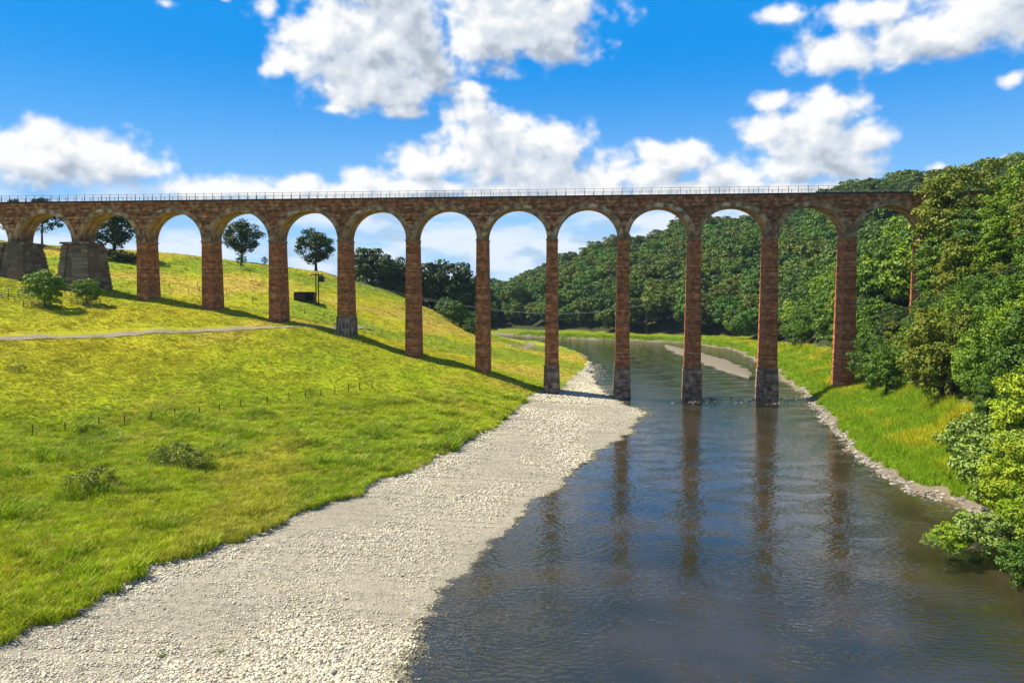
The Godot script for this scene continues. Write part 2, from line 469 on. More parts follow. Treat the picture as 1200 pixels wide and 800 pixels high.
# ---------------------------------------------------------------- scene
func _ready() -> void:
	rng.seed = 77
	n_big = noise(3, 0.018, 3)
	n_mid = noise(4, 0.09, 3)
	n_fine = noise(9, 0.4, 3)
	# camera
	var cam := Camera3D.new()
	cam.name = "camera"
	cam.fov = 49.53
	cam.near = 0.5
	cam.far = 12000.0
	cam.position = Vector3(0, 19.4, 0)
	cam.rotation_degrees = Vector3(-3.63, 0, 0)
	add_child(cam)
	cam.current = true
	# sky and exposure
	var env := Environment.new()
	env.background_mode = Environment.BG_SKY
	env.sky = make_sky()
	env.background_energy_multiplier = 0.70
	env.tonemap_mode = Environment.TONE_MAPPER_LINEAR
	env.tonemap_exposure = 2.15
	env.sdfgi_enabled = true
	env.ssao_enabled = true
	env.ssil_enabled = true
	env.fog_enabled = true
	env.fog_light_color = Color(0.72, 0.82, 0.93)
	env.fog_density = 0.00007
	var we := WorldEnvironment.new()
	we.name = "environment"
	we.environment = env
	add_child(we)
	# sun: from the left along the viaduct and a little behind it
	var sun := DirectionalLight3D.new()
	sun.name = "sun"
	sun.light_energy = 1.6
	sun.light_color = Color(1.0, 0.955, 0.88)
	sun.light_angular_distance = 0.53
	sun.shadow_enabled = true
	add_child(sun)
	var el := deg_to_rad(52.0)
	var along := Vector3(13.3, 0, 1.173).normalized()
	var front := Vector3(-1.173, 0, 13.3).normalized()
	var az := deg_to_rad(3.0)
	var towards := (along * cos(az) + front * sin(az)) * cos(el) + Vector3(0, -sin(el), 0)
	sun.look_at_from_position(Vector3(-100, 150, -150), Vector3(-100, 150, -150) + towards)
	grain_tex = tex(grain(256, 33, 0.06, 4, Color(0.55, 0.55, 0.55), Color(1, 1, 1)))
	fill_edges()
	solve_rbf()
	print("sky done ", Time.get_ticks_msec())
	make_terrain()
	print("terrain ", Time.get_ticks_msec())
	make_water()
	make_viaduct()
	print("viaduct ", Time.get_ticks_msec())
	make_trees()
	print("trees ", Time.get_ticks_msec())
	make_things()
	print("things ", Time.get_ticks_msec())
	make_cover()
	print("cover ", Time.get_ticks_msec())

func sheet(xs: Callable, ds: PackedFloat32Array, cols: int, color: Callable) -> ArrayMesh:
	var vs := PackedVector3Array()
	var cs := PackedColorArray()
	var idx := PackedInt32Array()
	for j in ds.size():
		for i in cols:
			var x: float = xs.call(i, ds[j])
			vs.append(at(x, ground(x, ds[j]), ds[j]))
			cs.append(color.call(x, ds[j]))
	for j in ds.size() - 1:
		for i in cols - 1:
			var a := j * cols + i
			idx.append_array(PackedInt32Array([a, a + cols, a + cols + 1, a, a + cols + 1, a + 1]))
	var ns := PackedVector3Array()
	ns.resize(vs.size())
	for k in range(0, idx.size(), 3):
		var nn := (vs[idx[k + 2]] - vs[idx[k]]).cross(vs[idx[k + 1]] - vs[idx[k]])
		for q in 3: ns[idx[k + q]] += nn
	for k in ns.size(): ns[k] = ns[k].normalized()
	var arr := []
	arr.resize(Mesh.ARRAY_MAX)
	arr[Mesh.ARRAY_VERTEX] = vs
	arr[Mesh.ARRAY_NORMAL] = ns
	arr[Mesh.ARRAY_COLOR] = cs
	arr[Mesh.ARRAY_INDEX] = idx
	var m := ArrayMesh.new()
	m.add_surface_from_arrays(Mesh.PRIMITIVE_TRIANGLES, arr)
	return m

func depths(a: float, b: float) -> PackedFloat32Array:
	var out := PackedFloat32Array()
	var d := a
	while d < b:
		out.append(d)
		d += clampf(d * 0.011, 0.5, 4.0)
	out.append(b)
	return out

func ground_mat(called: String, im: Image, scale: float, rough: float, relief: float, tint := Color.WHITE) -> StandardMaterial3D:
	var m := mat(called, tint, rough, 0.25)
	m.vertex_color_use_as_albedo = true
	m.albedo_texture = tex(im)
	m.uv1_triplanar = true
	m.uv1_world_triplanar = true
	m.uv1_scale = Vector3.ONE * scale
	m.heightmap_enabled = relief > 0.0
	m.heightmap_texture = m.albedo_texture
	m.heightmap_scale = relief
	return m

func make_terrain() -> void:
	var ds := depths(6.0, 540.0)
	var turf := ground_mat("meadow_turf", grain(512, 61, 0.05, 5, Color(0.70, 0.70, 0.66), Color(1, 1, 1)), 0.16, 0.95, 18.0)
	var xl := func(i: int, d: float) -> float:
		var b := bk(d)
		var t := 1.0 - i / 129.0
		return b - (t * 0.42 + t * t * t * 0.58) * (330.0 + b)
	meta(part("meadow", sheet(xl, ds, 130, field_color), turf, self), "sloping yellow green hay meadow under the left arches", "", "", "structure")
	var stone := ground_mat("gravel_ground", grain(1024, 62, 0.09, 5, Color(0.68, 0.67, 0.65), Color(1, 1, 1)), 0.35, 0.95, 5.0)
	var xg := func(i: int, d: float) -> float:
		var b := bk(d)
		var l := wl(d)
		if i == 0: return b
		if i == 1: return b + minf(0.7, (l - b) * 0.3)
		return lerpf(b + minf(0.7, (l - b) * 0.3), l, (i - 1) / 21.0)
	var gravel := func(x: float, d: float) -> Color:
		var v := 0.34 + n_mid.get_noise_2d(x * 0.8, d * 0.8) * 0.05
		var c := Color(v * 1.08, v, v * 0.78)
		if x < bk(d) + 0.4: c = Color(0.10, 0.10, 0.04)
		return c
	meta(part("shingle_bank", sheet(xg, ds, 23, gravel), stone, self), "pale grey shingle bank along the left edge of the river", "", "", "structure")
	var xb := func(i: int, d: float) -> float: return lerpf(wl(d), wr(d), i / 40.0)
	var bed := func(x: float, d: float) -> Color:
		var k := n_mid.get_noise_2d(x * 0.9, d * 0.9)
		return Color(0.155, 0.120, 0.066).lerp(Color(0.070, 0.066, 0.024), clampf(0.5 + k * 1.3 + n_fine.get_noise_2d(x, d) * 0.4, 0.0, 1.0))   # stones and patches of weed
	meta(part("river_bed", sheet(xb, ds, 41, bed), stone, self), "brown stony river bed below shallow water", "", "", "structure")
	var xr := func(i: int, d: float) -> float:
		var t := i / 49.0
		return wr(d) + (t * 0.25 + t * t * 0.75) * (340.0 - wr(d))
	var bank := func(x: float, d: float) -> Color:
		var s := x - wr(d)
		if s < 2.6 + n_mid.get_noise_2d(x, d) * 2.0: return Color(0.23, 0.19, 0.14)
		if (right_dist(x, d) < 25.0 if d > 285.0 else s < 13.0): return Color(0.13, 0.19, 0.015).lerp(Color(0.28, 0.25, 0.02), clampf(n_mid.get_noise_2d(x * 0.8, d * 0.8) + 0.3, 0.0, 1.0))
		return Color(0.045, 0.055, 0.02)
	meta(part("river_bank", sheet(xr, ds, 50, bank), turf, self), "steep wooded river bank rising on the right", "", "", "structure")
	# shingle bar lying in the river beyond the viaduct
	var sb := begin()
	sb.set_smooth_group(0)
	var last := []
	for i in 41:
		var t := i / 40.0
		var d := lerpf(172.0, 284.0, t)
		var c := lerpf(55.5, 60.5, t) + sin(t * 5.0) * 1.2
		var hw := 6.4 * pow(sin(PI * t), 0.6) * lerpf(1.0, 0.75, t) + 0.05 + n_mid.get_noise_2d(d * 1.5, 3.0) * 2.2 * sin(PI * t)
		var row := []
		for k in 9:
			var u := k / 4.0 - 1.0
			row.append(at(c + u * hw, 0.34 * (1.0 - u * u) - 0.10 + n_mid.get_noise_2d((c + u * hw) * 2.0, d * 2.0) * 0.16, d))
		if i > 0:
			for k in 8: quad(sb, last[k], row[k], row[k + 1], last[k + 1])
		last = row
	var pale := mat("pale_shingle", lin(0.27, 0.235, 0.165), 0.95)
	pale.albedo_texture = grain_tex
	pale.uv1_triplanar = true
	pale.uv1_world_triplanar = true
	pale.uv1_scale = Vector3.ONE * 0.25
	meta(part("shingle_bar", done(sb), pale, self), "low pale shingle bar in the river beyond the viaduct", "", "", "structure")
	# land far off
	var st := begin()
	st.set_smooth_group(-1)
	quad(st, Vector3(-7000, -2.2, -9000), Vector3(7000, -2.2, -9000), Vector3(7000, -2.2, 3000), Vector3(-7000, -2.2, 3000))
	meta(part("ground", done(st), mat("far_land", lin(0.10, 0.13, 0.03)), self), "flat green land far away", "", "", "structure")
	for k in 2:
		st = begin()
		st.set_smooth_group(0)
		var dd: float = [2600.0, 4200.0][k]
		var prev := []
		for i in 61:
			var x: float = lerpf(-1800, 1800, i / 60.0)
			var h: float = [48.0, 96.0][k] + n_big.get_noise_2d(x * 0.10 + 50.0 * k, 9.0) * [26.0, 44.0][k]
			var cur := [at(x, -2, dd - 500), at(x, h * 0.55, dd - 220), at(x, h, dd), at(x, -2, dd + 600)]
			if i > 0:
				for j in 3: quad(st, prev[j], prev[j + 1], cur[j + 1], cur[j])
			prev = cur
		meta(part("hills", done(st), mat("far_hills", lin(0.06, 0.10, 0.05)), self), ["low green hills far beyond the river bend", "higher hills on the skyline far beyond the river"][k], "", "", "structure")

func make_water() -> void:
	var size := 1024
	var wave := noise(101, 0.030, 3)
	wave.fractal_gain = 0.42
	var a := wave.get_seamless_image(size, size, false, false, 0.12, true)
	var b := noise(102, 0.003, 3).get_seamless_image(size, size, false, false, 0.12, true)
	a.convert(Image.FORMAT_L8)
	b.convert(Image.FORMAT_L8)
	var da := a.get_data()
	var db := b.get_data()
	var mean := 0.0
	for i in size * size: mean += da[i]
	mean /= size * size
	for i in size * size:
		var k := clampf((db[i] - 80) / 90.0, 0.42, 1.0)
		da[i] = int(clampf(127.0 + (da[i] - mean) * k, 0, 255))
	var bump := Image.create_from_data(size, size, false, Image.FORMAT_L8, da)
	var m := mat("river_water", Color(lin(0.014, 0.015, 0.005), 0.44), 0.04, 0.5)
	m.transparency = BaseMaterial3D.TRANSPARENCY_ALPHA
	m.uv1_triplanar = true
	m.uv1_world_triplanar = true
	m.uv1_scale = Vector3(1.0 / 23.0, 1.0 / 23.0, 1.0 / 13.0)
	m.heightmap_enabled = true
	m.heightmap_texture = tex(bump)
	m.heightmap_scale = 3.4
	var ds := depths(2.0, 540.0)
	var st := begin()
	st.set_smooth_group(-1)
	for j in ds.size() - 1:
		var p: float = ds[j]
		var q: float = ds[j + 1]
		quad(st, at(wl(p) - 2.5, 0, p), at(wl(q) - 2.5, 0, q), at(wr(q) + 2.5, 0, q), at(wr(p) + 2.5, 0, p))
	st.index()
	meta(part("river_water", done(st), m, self), "shallow brown river mirroring sky and piers", "", "", "structure")

# ---------------------------------------------------------------- viaduct
const PITCH := 13.352
const SPRING := 29.75
const DEPTH := 4.3
var pier_shift := {-7: 0.0, -6: 0.1, -4: -0.2, -3: -0.1, -2: -0.2, -1: 0.0, 0: 0.1, 1: 0.45, 2: 0.1, 3: -0.25, 4: -0.3}
func pier_x(n: int) -> float:
	return PITCH * n - pier_shift.get(n, 0.0)

func masonry(sd: int, size: int, course: int, block: int, tones: Array, mortar: float, weather: float) -> Image:
	# grain and weathering of coursed masonry; far too small in the picture to tell the pieces apart
	var r := RandomNumberGenerator.new()
	r.seed = sd
	var im := Image.create(size, size, false, Image.FORMAT_RGB8)
	var y := 0
	var row := 0
	while y < size:
		var tone := r.randf_range(0.66, 1.22)
		var x := -r.randi_range(0, block)
		while x < size:
			var w := r.randi_range(block * 2 / 3, block * 4 / 3)
			var c: Color = tones[r.randi() % tones.size()]
			var k := tone * r.randf_range(0.86, 1.14)
			im.fill_rect(Rect2i(x, y, w, course), Color(c.r * k, c.g * k, c.b * k).linear_to_srgb())
			im.fill_rect(Rect2i(x, y, 1, course), Color(c.r * mortar, c.g * mortar, c.b * mortar).linear_to_srgb())
			x += w
		im.fill_rect(Rect2i(0, y, size, 1), Color(tones[0].r * mortar, tones[0].g * mortar, tones[0].b * mortar).linear_to_srgb())
		y += course
		row += 1
	var st := noise(sd + 5, 0.012, 5).get_seamless_image(size, size, false, false, 0.12, true)
	var fi := noise(sd + 6, 0.12, 3).get_seamless_image(size, size, false, false, 0.12, true)
	st.convert(Image.FORMAT_L8)
	fi.convert(Image.FORMAT_L8)
	var a := im.get_data()
	var b := st.get_data()
	var f := fi.get_data()
	for i in size * size:
		var k := 1.0 + (b[i] / 255.0 - 0.5) * weather * 0.85 + (f[i] / 255.0 - 0.5) * 0.2
		for q in 3: a[i * 3 + q] = int(clampf(a[i * 3 + q] * k, 0, 255))
	return Image.create_from_data(size, size, false, Image.FORMAT_RGB8, a)

func stone_mat(called: String, im: Image, metres: float, relief: float) -> StandardMaterial3D:
	var m := mat(called, Color.WHITE, 0.92, 0.25)
	m.albedo_texture = tex(im)
	m.uv1_triplanar = true
	m.uv1_scale = Vector3.ONE / metres
	m.heightmap_enabled = true
	m.heightmap_texture = m.albedo_texture
	m.heightmap_scale = relief
	return m

func make_viaduct() -> void:
	var v := thing("railway_viaduct", "tall red brick railway viaduct with many round arches crossing the river", "viaduct", at(20.7, 0, 137.0), -atan2(1.173, 13.3))
	var brick := stone_mat("red_brick", masonry(201, 1024, 21, 64, [Color(0.33, 0.112, 0.036), Color(0.30, 0.104, 0.036), Color(0.35, 0.130, 0.045), Color(0.25, 0.092, 0.038), Color(0.37, 0.160, 0.068)], 0.6, 0.6), 16.0, 6.0)
	var wall := stone_mat("brown_red_brick", masonry(202, 1024, 22, 60, [Color(0.28, 0.100, 0.038), Color(0.245, 0.094, 0.038), Color(0.295, 0.126, 0.052), Color(0.20, 0.082, 0.038), Color(0.31, 0.16, 0.078)], 0.6, 0.9), 16.0, 6.0)
	var ring := stone_mat("sandstone_arch", masonry(203, 512, 30, 60, [Color(0.34, 0.210, 0.105), Color(0.31, 0.18, 0.088), Color(0.27, 0.148, 0.072), Color(0.38, 0.26, 0.145)], 0.7, 0.9), 12.0, 4.0)
	var grey := stone_mat("grey_stone", masonry(204, 512, 26, 54, [Color(0.21, 0.145, 0.10), Color(0.17, 0.12, 0.085), Color(0.26, 0.19, 0.135), Color(0.13, 0.095, 0.07), Color(0.24, 0.125, 0.07)], 0.5, 1.0), 10.0, 8.0)
	var dark := mat("coping_stone", lin(0.045, 0.042, 0.045), 0.9)
	var iron := mat("painted_iron", lin(0.06, 0.07, 0.09), 0.6)
	var first := -11
	var last := 6
	for n in range(first, last + 1):
		var x := pier_x(n)
		var wp: Vector3 = v.transform * Vector3(x, 0, -DEPTH / 2)
		var base := ground(wp.x, -wp.z) - 1.2
		var foot := base + 1.2
		var king := n == -8 or n == -9
		# shaft with its batter: 1.0 m half width at the springing, wider below
		var low := 1.0 + (SPRING - base) * 0.0105
		var deep := (SPRING - base) * 0.016
		var st := begin()
		hexa(st, [Vector3(x - low, base, -DEPTH - deep), Vector3(x + low, base, -DEPTH - deep), Vector3(x + low, base, deep), Vector3(x - low, base, deep)],
			[Vector3(x - 1.0, SPRING, -DEPTH + 0.1), Vector3(x + 1.0, SPRING, -DEPTH + 0.1), Vector3(x + 1.0, SPRING, -0.1), Vector3(x - 1.0, SPRING, -0.1)])
		var p := part("pier", done(st), brick, v)
		if n >= -1 and n <= 2 or n == -4:
			var hh := foot + (6.2 if n >= 0 else 5.0 if n == -1 else 3.4)
			if n >= 0: hh = 5.8
			var t := (hh - base) / (SPRING - base)
			var a := lerpf(low, 1.0, t) + 0.12
			var b := lerpf(deep, -0.1, t) + 0.12
			var w := low + 0.22
			var dz := deep + 0.22
			st = begin()
			hexa(st, [Vector3(x - w, base, -DEPTH - dz), Vector3(x + w, base, -DEPTH - dz), Vector3(x + w, base, dz), Vector3(x - w, base, dz)],
				[Vector3(x - a, hh, -DEPTH - b), Vector3(x + a, hh, -DEPTH - b), Vector3(x + a, hh, b), Vector3(x - a, hh, b)])
			part("plinth", done(st), grey, p)
		if king: make_king(p, x, foot, grey)
		st = begin()
		box(st, Vector3(x - 1.09, SPRING - 0.32, -DEPTH - 0.06), Vector3(x + 1.09, SPRING + 0.02, 0.07))
		part("impost", done(st), ring, p)
	for n in range(first, last):
		var xa := pier_x(n)
		var xb := pier_x(n + 1)
		var mid := (xa + xb) / 2
		var r := (xb - xa) / 2 - 0.93
		var ry := 5.55
		var t := 0.95
		# arch ring with its barrel
		var st := begin()
		var k := 36
		for i in k:
			var a0 := PI * i / k
			var a1 := PI * (i + 1) / k
			var i0 := Vector3(mid - cos(a0) * r, SPRING + sin(a0) * ry, 0)
			var i1 := Vector3(mid - cos(a1) * r, SPRING + sin(a1) * ry, 0)
			var o0 := Vector3(mid - cos(a0) * (r + t * minf(1.0, 0.93 / t)), SPRING + sin(a0) * (ry + t), 0)
			var o1 := Vector3(mid - cos(a1) * (r + t * minf(1.0, 0.93 / t)), SPRING + sin(a1) * (ry + t), 0)
			var f := Vector3(0, 0, 0.07)
			var g := Vector3(0, 0, -DEPTH - 0.07)
			st.set_smooth_group(-1)
			quad(st, i0 + f, o0 + f, o1 + f, i1 + f)
			quad(st, i1 + g, o1 + g, o0 + g, i0 + g)
			quad(st, o0 + f, o0 + g, o1 + g, o1 + f)
			st.set_smooth_group(1)
			quad(st, i0 + g, i0 + f, i1 + f, i1 + g)
		part("arch", done(st), ring, v)
		# spandrel walls
		st = begin()
		st.set_smooth_group(-1)
		var top := 37.15
		var steps := 30
		for i in steps:
			var x0 := lerpf(xa, xb, i / float(steps))
			var x1 := lerpf(xa, xb, (i + 1) / float(steps))
			var y0 := under(x0 - mid, r + 0.5, ry + 0.5)
			var y1 := under(x1 - mid, r + 0.5, ry + 0.5)
			quad(st, Vector3(x0, y0, 0), Vector3(x0, top, 0), Vector3(x1, top, 0), Vector3(x1, y1, 0))
			quad(st, Vector3(x1, y1, -DEPTH), Vector3(x1, top, -DEPTH), Vector3(x0, top, -DEPTH), Vector3(x0, y0, -DEPTH))
			quad(st, Vector3(x0, y0, -DEPTH), Vector3(x0, y0, 0), Vector3(x1, y1, 0), Vector3(x1, y1, -DEPTH))
			quad(st, Vector3(x0, top, 0), Vector3(x0, top, -DEPTH), Vector3(x1, top, -DEPTH), Vector3(x1, top, 0))
		part("spandrel", done(st), wall, v)
	var x0 := pier_x(first)
	var x1 := pier_x(last)
	for s in 2:
		var z: float = [0.0, -DEPTH][s]
		var st := begin()
		box(st, Vector3(x0, 37.13, z - 0.20), Vector3(x1, 37.30, z + 0.20))
		part("string_course", done(st), wall, v)
		st = begin()
		box(st, Vector3(x0, 37.302, z - 0.26), Vector3(x1, 37.62, z + 0.26))
		part("coping", done(st), dark, v)
		# railing on the parapet
		var zz := z + (-0.06 if s == 0 else 0.06)
		st = begin()
		box(st, Vector3(x0, 38.78, zz - 0.02), Vector3(x1, 38.83, zz + 0.02))
		var rail := part("railing", done(st), iron, v)
		for h in [38.05, 38.42]:
			st = begin()
			box(st, Vector3(x0, h, zz - 0.012), Vector3(x1, h + 0.03, zz + 0.012))
			part("rail", done(st), iron, rail)
		st = begin()
		box(st, Vector3(-0.035, 0, -0.035), Vector3(0.035, 1.27, 0.035))
		box(st, Vector3(-0.02, 0, 0.035), Vector3(0.02, 0.5, 0.16) if s == 0 else Vector3(0.02, 0.5, 0.05))
		var pm := done(st)
		var x := x0 + 0.3
		while x < x1:
			part("post", pm, iron, rail, Vector3(x, 37.6, zz))
			x += 1.74

func under(x: float, r: float, ry: float) -> float:
	var k := 1.0 - (x * x) / (r * r)
	return SPRING + (sqrt(k) * ry if k > 0.0 else 0.0)

func make_king(p: Node, x: float, foot: float, grey: Material) -> void:
	# broad battered stone pier below the springing, laid in blocks
	var st := begin()
	var top := SPRING - 0.4
	var base := foot - 1.5
	hexa(st, [Vector3(x - 3.5, base, -DEPTH - 1.6), Vector3(x + 3.5, base, -DEPTH - 1.6), Vector3(x + 3.5, base, 1.5), Vector3(x - 3.5, base, 1.5)],
		[Vector3(x - 2.7, top, -DEPTH - 0.3), Vector3(x + 2.7, top, -DEPTH - 0.3), Vector3(x + 2.7, top, 0.25), Vector3(x - 2.7, top, 0.25)])
	part("core", done(st), grey, p)
	var r := RandomNumberGenerator.new()
	r.seed = int(x * 10) + 999
	var mats := []
	for c in [Color(0.33, 0.245, 0.165), Color(0.25, 0.185, 0.125), Color(0.39, 0.30, 0.205), Color(0.18, 0.135, 0.095), Color(0.33, 0.195, 0.115)]:
		var m := mat("king_stone", c.linear_to_srgb(), 0.95)
		m.albedo_texture = grain_tex
		m.uv1_triplanar = true
		m.uv1_scale = Vector3.ONE * 0.4
		mats.append(m)
	var y := base + 0.9
	while y < top - 0.3:
		var t := (y - base) / (top - base)
		var hw := lerpf(3.5, 2.7, t)
		var zf := lerpf(1.5, 0.25, t)
		# front pilasters at both ends, plain panel between; then the right-hand flank
		var cuts := [-hw, -hw + 1.35, -0.5 + r.randf_range(-0.3, 0.3), hw - 1.35, hw]
		for i in 4:
			var out := 0.42 if i == 0 or i == 3 else 0.10
			st = begin()
			var j := r.randf_range(-0.03, 0.05)
			box(st, Vector3(x + cuts[i] + 0.035, y + 0.02, zf - 0.35), Vector3(x + cuts[i + 1] - 0.035, y + 0.73, zf + out + j))
			part("stone_block", done(st), mats[r.randi() % 5], p)
		var zb := lerpf(-DEPTH - 1.6, -DEPTH - 0.3, t)
		var z := zf
		while z > zb + 0.4:
			var z2 := maxf(z - r.randf_range(1.1, 1.9), zb)
			for sgn in [-1.0, 1.0]:
				st = begin()
				var xo: float = x + sgn * (hw + 0.10 + r.randf_range(-0.03, 0.04))
				var xi: float = x + sgn * (hw - 0.3)
				box(st, Vector3(minf(xi, xo), y + 0.02, z2 + 0.02), Vector3(maxf(xi, xo), y + 0.73, z - 0.02))
				part("stone_block", done(st), mats[r.randi() % 5], p)
			z = z2
		y += 0.78
	st = begin()
	box(st, Vector3(x - 3.0, top - 0.05, -DEPTH - 0.6), Vector3(x + 3.0, top + 0.33, 0.75))
	part("cap", done(st), grey, p)

var grain_tex: ImageTexture

# ---------------------------------------------------------------- trees
var kinds := {}
var leaves := []
var bark: StandardMaterial3D

func kind(called: String, sd: int, height: float, size: Vector3, mid: float, clumps: int, per: int, leaf: float, clump_r: float, limbs := 6, radius := 0.35, cone := 0.0) -> void:
	kinds[called] = {"h": height, "crown": crown_mesh(sd, size, clumps, per, leaf, clump_r, 0.0, cone), "mid": mid, "trunk": trunk_mesh(sd + 1, mid + size.y * 0.45, radius, limbs, size.x * 0.8)}

func tree(called: String, k: String, x: float, d: float, height: float, shade: int, label: String, group := "", category := "tree", sink := 0.0, turn := -1.0) -> Node3D:
	var p: Dictionary = kinds[k]
	var o := thing(called, label, category, at(x, ground(x, d) - sink, d), rng.randf() * TAU if turn < 0.0 else turn, group)
	o.scale = Vector3.ONE * (height / p.h)
	part("trunk", p.trunk, bark, o)
	part("crown", p.crown, leaves[shade], o, Vector3(0, p.mid, 0))
	return o

func make_trees() -> void:
	bark = mat("bark", lin(0.075, 0.058, 0.042), 0.95)
	bark.albedo_texture = grain_tex
	bark.uv1_triplanar = true
	for c in [[0.090, 0.175, 0.007], [0.140, 0.230, 0.007], [0.036, 0.070, 0.010], [0.155, 0.185, 0.010], [0.265, 0.345, 0.010], [0.180, 0.260, 0.040], [0.062, 0.130, 0.009], [0.190, 0.280, 0.007], [0.045, 0.085, 0.020]]:
		leaves.append(leaf_mat("foliage", c[0], c[1], c[2]))
	kind("broad", 301, 14.0, Vector3(5.2, 4.8, 5.2), 8.6, 85, 62, 0.34, 1.45)
	kind("round", 302, 12.0, Vector3(4.6, 4.4, 4.6), 7.2, 75, 60, 0.33, 1.35)
	kind("tall", 303, 17.0, Vector3(4.2, 6.6, 4.2), 10.0, 90, 60, 0.35, 1.4)
	kind("loose", 304, 15.0, Vector3(5.4, 5.6, 5.4), 8.8, 62, 66, 0.32, 1.35)
	kind("layered", 305, 13.0, Vector3(5.6, 4.0, 5.6), 8.4, 95, 55, 0.33, 1.2)
	kind("fir", 306, 18.0, Vector3(3.4, 8.4, 3.4), 9.2, 110, 45, 0.36, 0.9, 0, 0.3, 0.9)
	kind("near", 307, 12.0, Vector3(4.4, 4.6, 4.4), 6.9, 170, 90, 0.17, 0.95, 8)
	kind("near_tall", 308, 20.0, Vector3(5.2, 8.2, 5.2), 11.5, 210, 90, 0.21, 1.15, 9)
	kind("bush", 309, 4.0, Vector3(2.3, 1.75, 2.3), 2.0, 80, 70, 0.12, 0.52, 6, 0.09)
	kind("scrub", 310, 1.6, Vector3(1.7, 0.75, 1.4), 0.8, 60, 34, 0.06, 0.30, 9, 0.03)
	kind("sapling", 311, 3.2, Vector3(0.9, 1.2, 0.9), 1.9, 34, 36, 0.10, 0.32, 3, 0.05)
	kind("parkland", 312, 11.0, Vector3(4.7, 4.4, 4.7), 6.0, 90, 80, 0.25, 1.3, 8, 0.4)
	# single trees of the left hill
	tree("parkland_tree", "parkland", -78.5, 216, 13.0, 2, "dark spreading tree on the hill crest seen through the fifth arch", "", "tree", 0.0, 0.4)
	tree("parkland_tree", "parkland", -57.8, 219, 13.4, 2, "dark rounded tree on the hill crest above the twin pole", "", "tree", 0.0, 2.2)
	tree("parkland_tree", "parkland", -99.0, 185, 13.5, 2, "large dark tree behind the right hand grey stone pier", "", "tree", 0.0, 4.1)
	tree("parkland_tree", "loose", -120.0, 190, 13.0, 2, "dark tree between the two grey stone piers", "", "tree", 0.0, 1.0)
	tree("parkland_tree", "loose", -131.0, 196, 12.0, 2, "dark tree at the left edge behind the stone pier")
	var dk := [[-47.5, 250, 19.5], [-41.5, 258, 18.5], [-35.0, 256, 18.0], [-28.6, 262, 23.0], [-21.5, 262, 24.5], [-15.5, 268, 21.0], [-54.0, 262, 18.0], [-10.0, 276, 13.0], [-31.0, 274, 18.5], [-23.5, 276, 18.5], [-45.0, 272, 18.5]]
	for i in dk.size():
		tree("woodland_tree", ["broad", "round", "layered"][i % 3], dk[i][0], dk[i][1], dk[i][2], 2, "tall dark tree in the wood behind the hill, %s" % ["first full crown from the left", "second full crown from the left", "third full crown from the left", "the high one in the middle", "the highest one", "at its right end", "at its left end", "the low one nearest the river", "back row centre", "back row right", "back row left"][i], "dark wood behind the hill", "tree", 1.0)
	for a in [[-16.5, 212, 7.5], [-12.8, 216, 6.4], [-11.0, 205, 5.2], [-19.5, 222, 7.0]]:
		tree("hillside_shrub", "bush", a[0], a[1], a[2], 6, "rounded green shrub below the dark wood", "shrubs below the dark wood", "shrub", 0.3)
	tree("guarded_tree", "bush", -80.5, 127.5, 6.8, 1, "young leafy tree inside a square timber guard left of the stone pier", "", "tree")
	tree("guarded_tree", "bush", -77.4, 134.6, 4.9, 1, "smaller leafy tree inside a timber guard below the stone pier", "", "tree")
	tree("sapling", "sapling", -70.9, 194.6, 4.4, 6, "small sapling on the slope below the spreading crest tree", "", "tree")
	tree("sapling", "sapling", -69.3, 208.2, 3.0, 6, "tiny sapling near the crest left of the fifth pier", "", "tree")
	for a in [[-101, 181, 3.8], [-98, 180, 3.4], [-95, 180, 3.6], [-92, 180.5, 3.2], [-104, 177, 3.8], [-89, 181, 2.6]]:
		tree("hedge_shrub", "bush", a[0], a[1], a[2], 2, "dark hedge shrub on the hill behind the stone piers", "hedge shrubs behind the stone piers", "shrub", 0.4)
	for a in [[-108, 158, 4.2], [-104, 156, 4.0], [-111, 152, 4.5], [-95, 158, 3.0]]:
		tree("hill_shrub", "bush", a[0], a[1], a[2], 6, "green shrub beside the left hand stone pier", "shrubs beside the left stone pier", "shrub", 0.3)
	tree("field_scrub", "scrub", -31.6, 70.6, 2.9, 3, "dark leafy scrub bush in the rough grass, the larger of two", "", "shrub")
	tree("field_scrub", "scrub", -34.8, 72.4, 1.8, 3, "low dark scrub just left of the larger scrub bush", "", "shrub")
	tree("field_scrub", "scrub", -36.2, 62.8, 2.3, 3, "dark scrub bush nearest the camera in the rough grass", "", "shrub")
	tree("field_scrub", "scrub", -64.2, 95.8, 1.0, 3, "small dark shrub alone in the upper meadow", "", "shrub")
	# near trees of the right bank
	tree("bank_tree", "near", 49.5, 69, 11.4, 4, "bright yellow green tree at the right edge of the bank", "", "tree", 1.0)
	tree("willow_shrub", "bush", 43.6, 65.5, 7.0, 5, "grey green willow shrub below the bright yellow green tree", "", "shrub", 0.2)
	tree("willow_shrub", "bush", 46.0, 72.5, 6.0, 5, "grey green willow shrub at the back of the reeds", "", "shrub", 0.2)
	tree("bank_tree", "near", 41.2, 59.5, 8.0, 4, "yellow leaved bush tree at the water's edge, lowest on the right", "", "tree", 0.4)
	tree("bank_tree", "near", 37.6, 52.6, 6.2, 7, "green bush tree leaning in at the lower right corner", "", "tree", 0.6)
	tree("bank_tree", "near", 55.5, 95, 14.0, 3, "olive green rounded tree behind the reeds", "", "tree", 1.2)
	tree("bank_tree", "near", 54.5, 84, 11.0, 1, "fresh green tree right of the olive tree behind the reeds", "", "tree", 1.2)
	tree("bank_tree", "near", 50.8, 77, 6.5, 6, "dark green bushy tree low behind the willow shrubs", "", "tree", 1.0)
	tree("bank_tree", "near_tall", 75.5, 127, 27.5, 3, "tallest tree of the right bank, hiding the viaduct's end", "", "tree", 1.0)
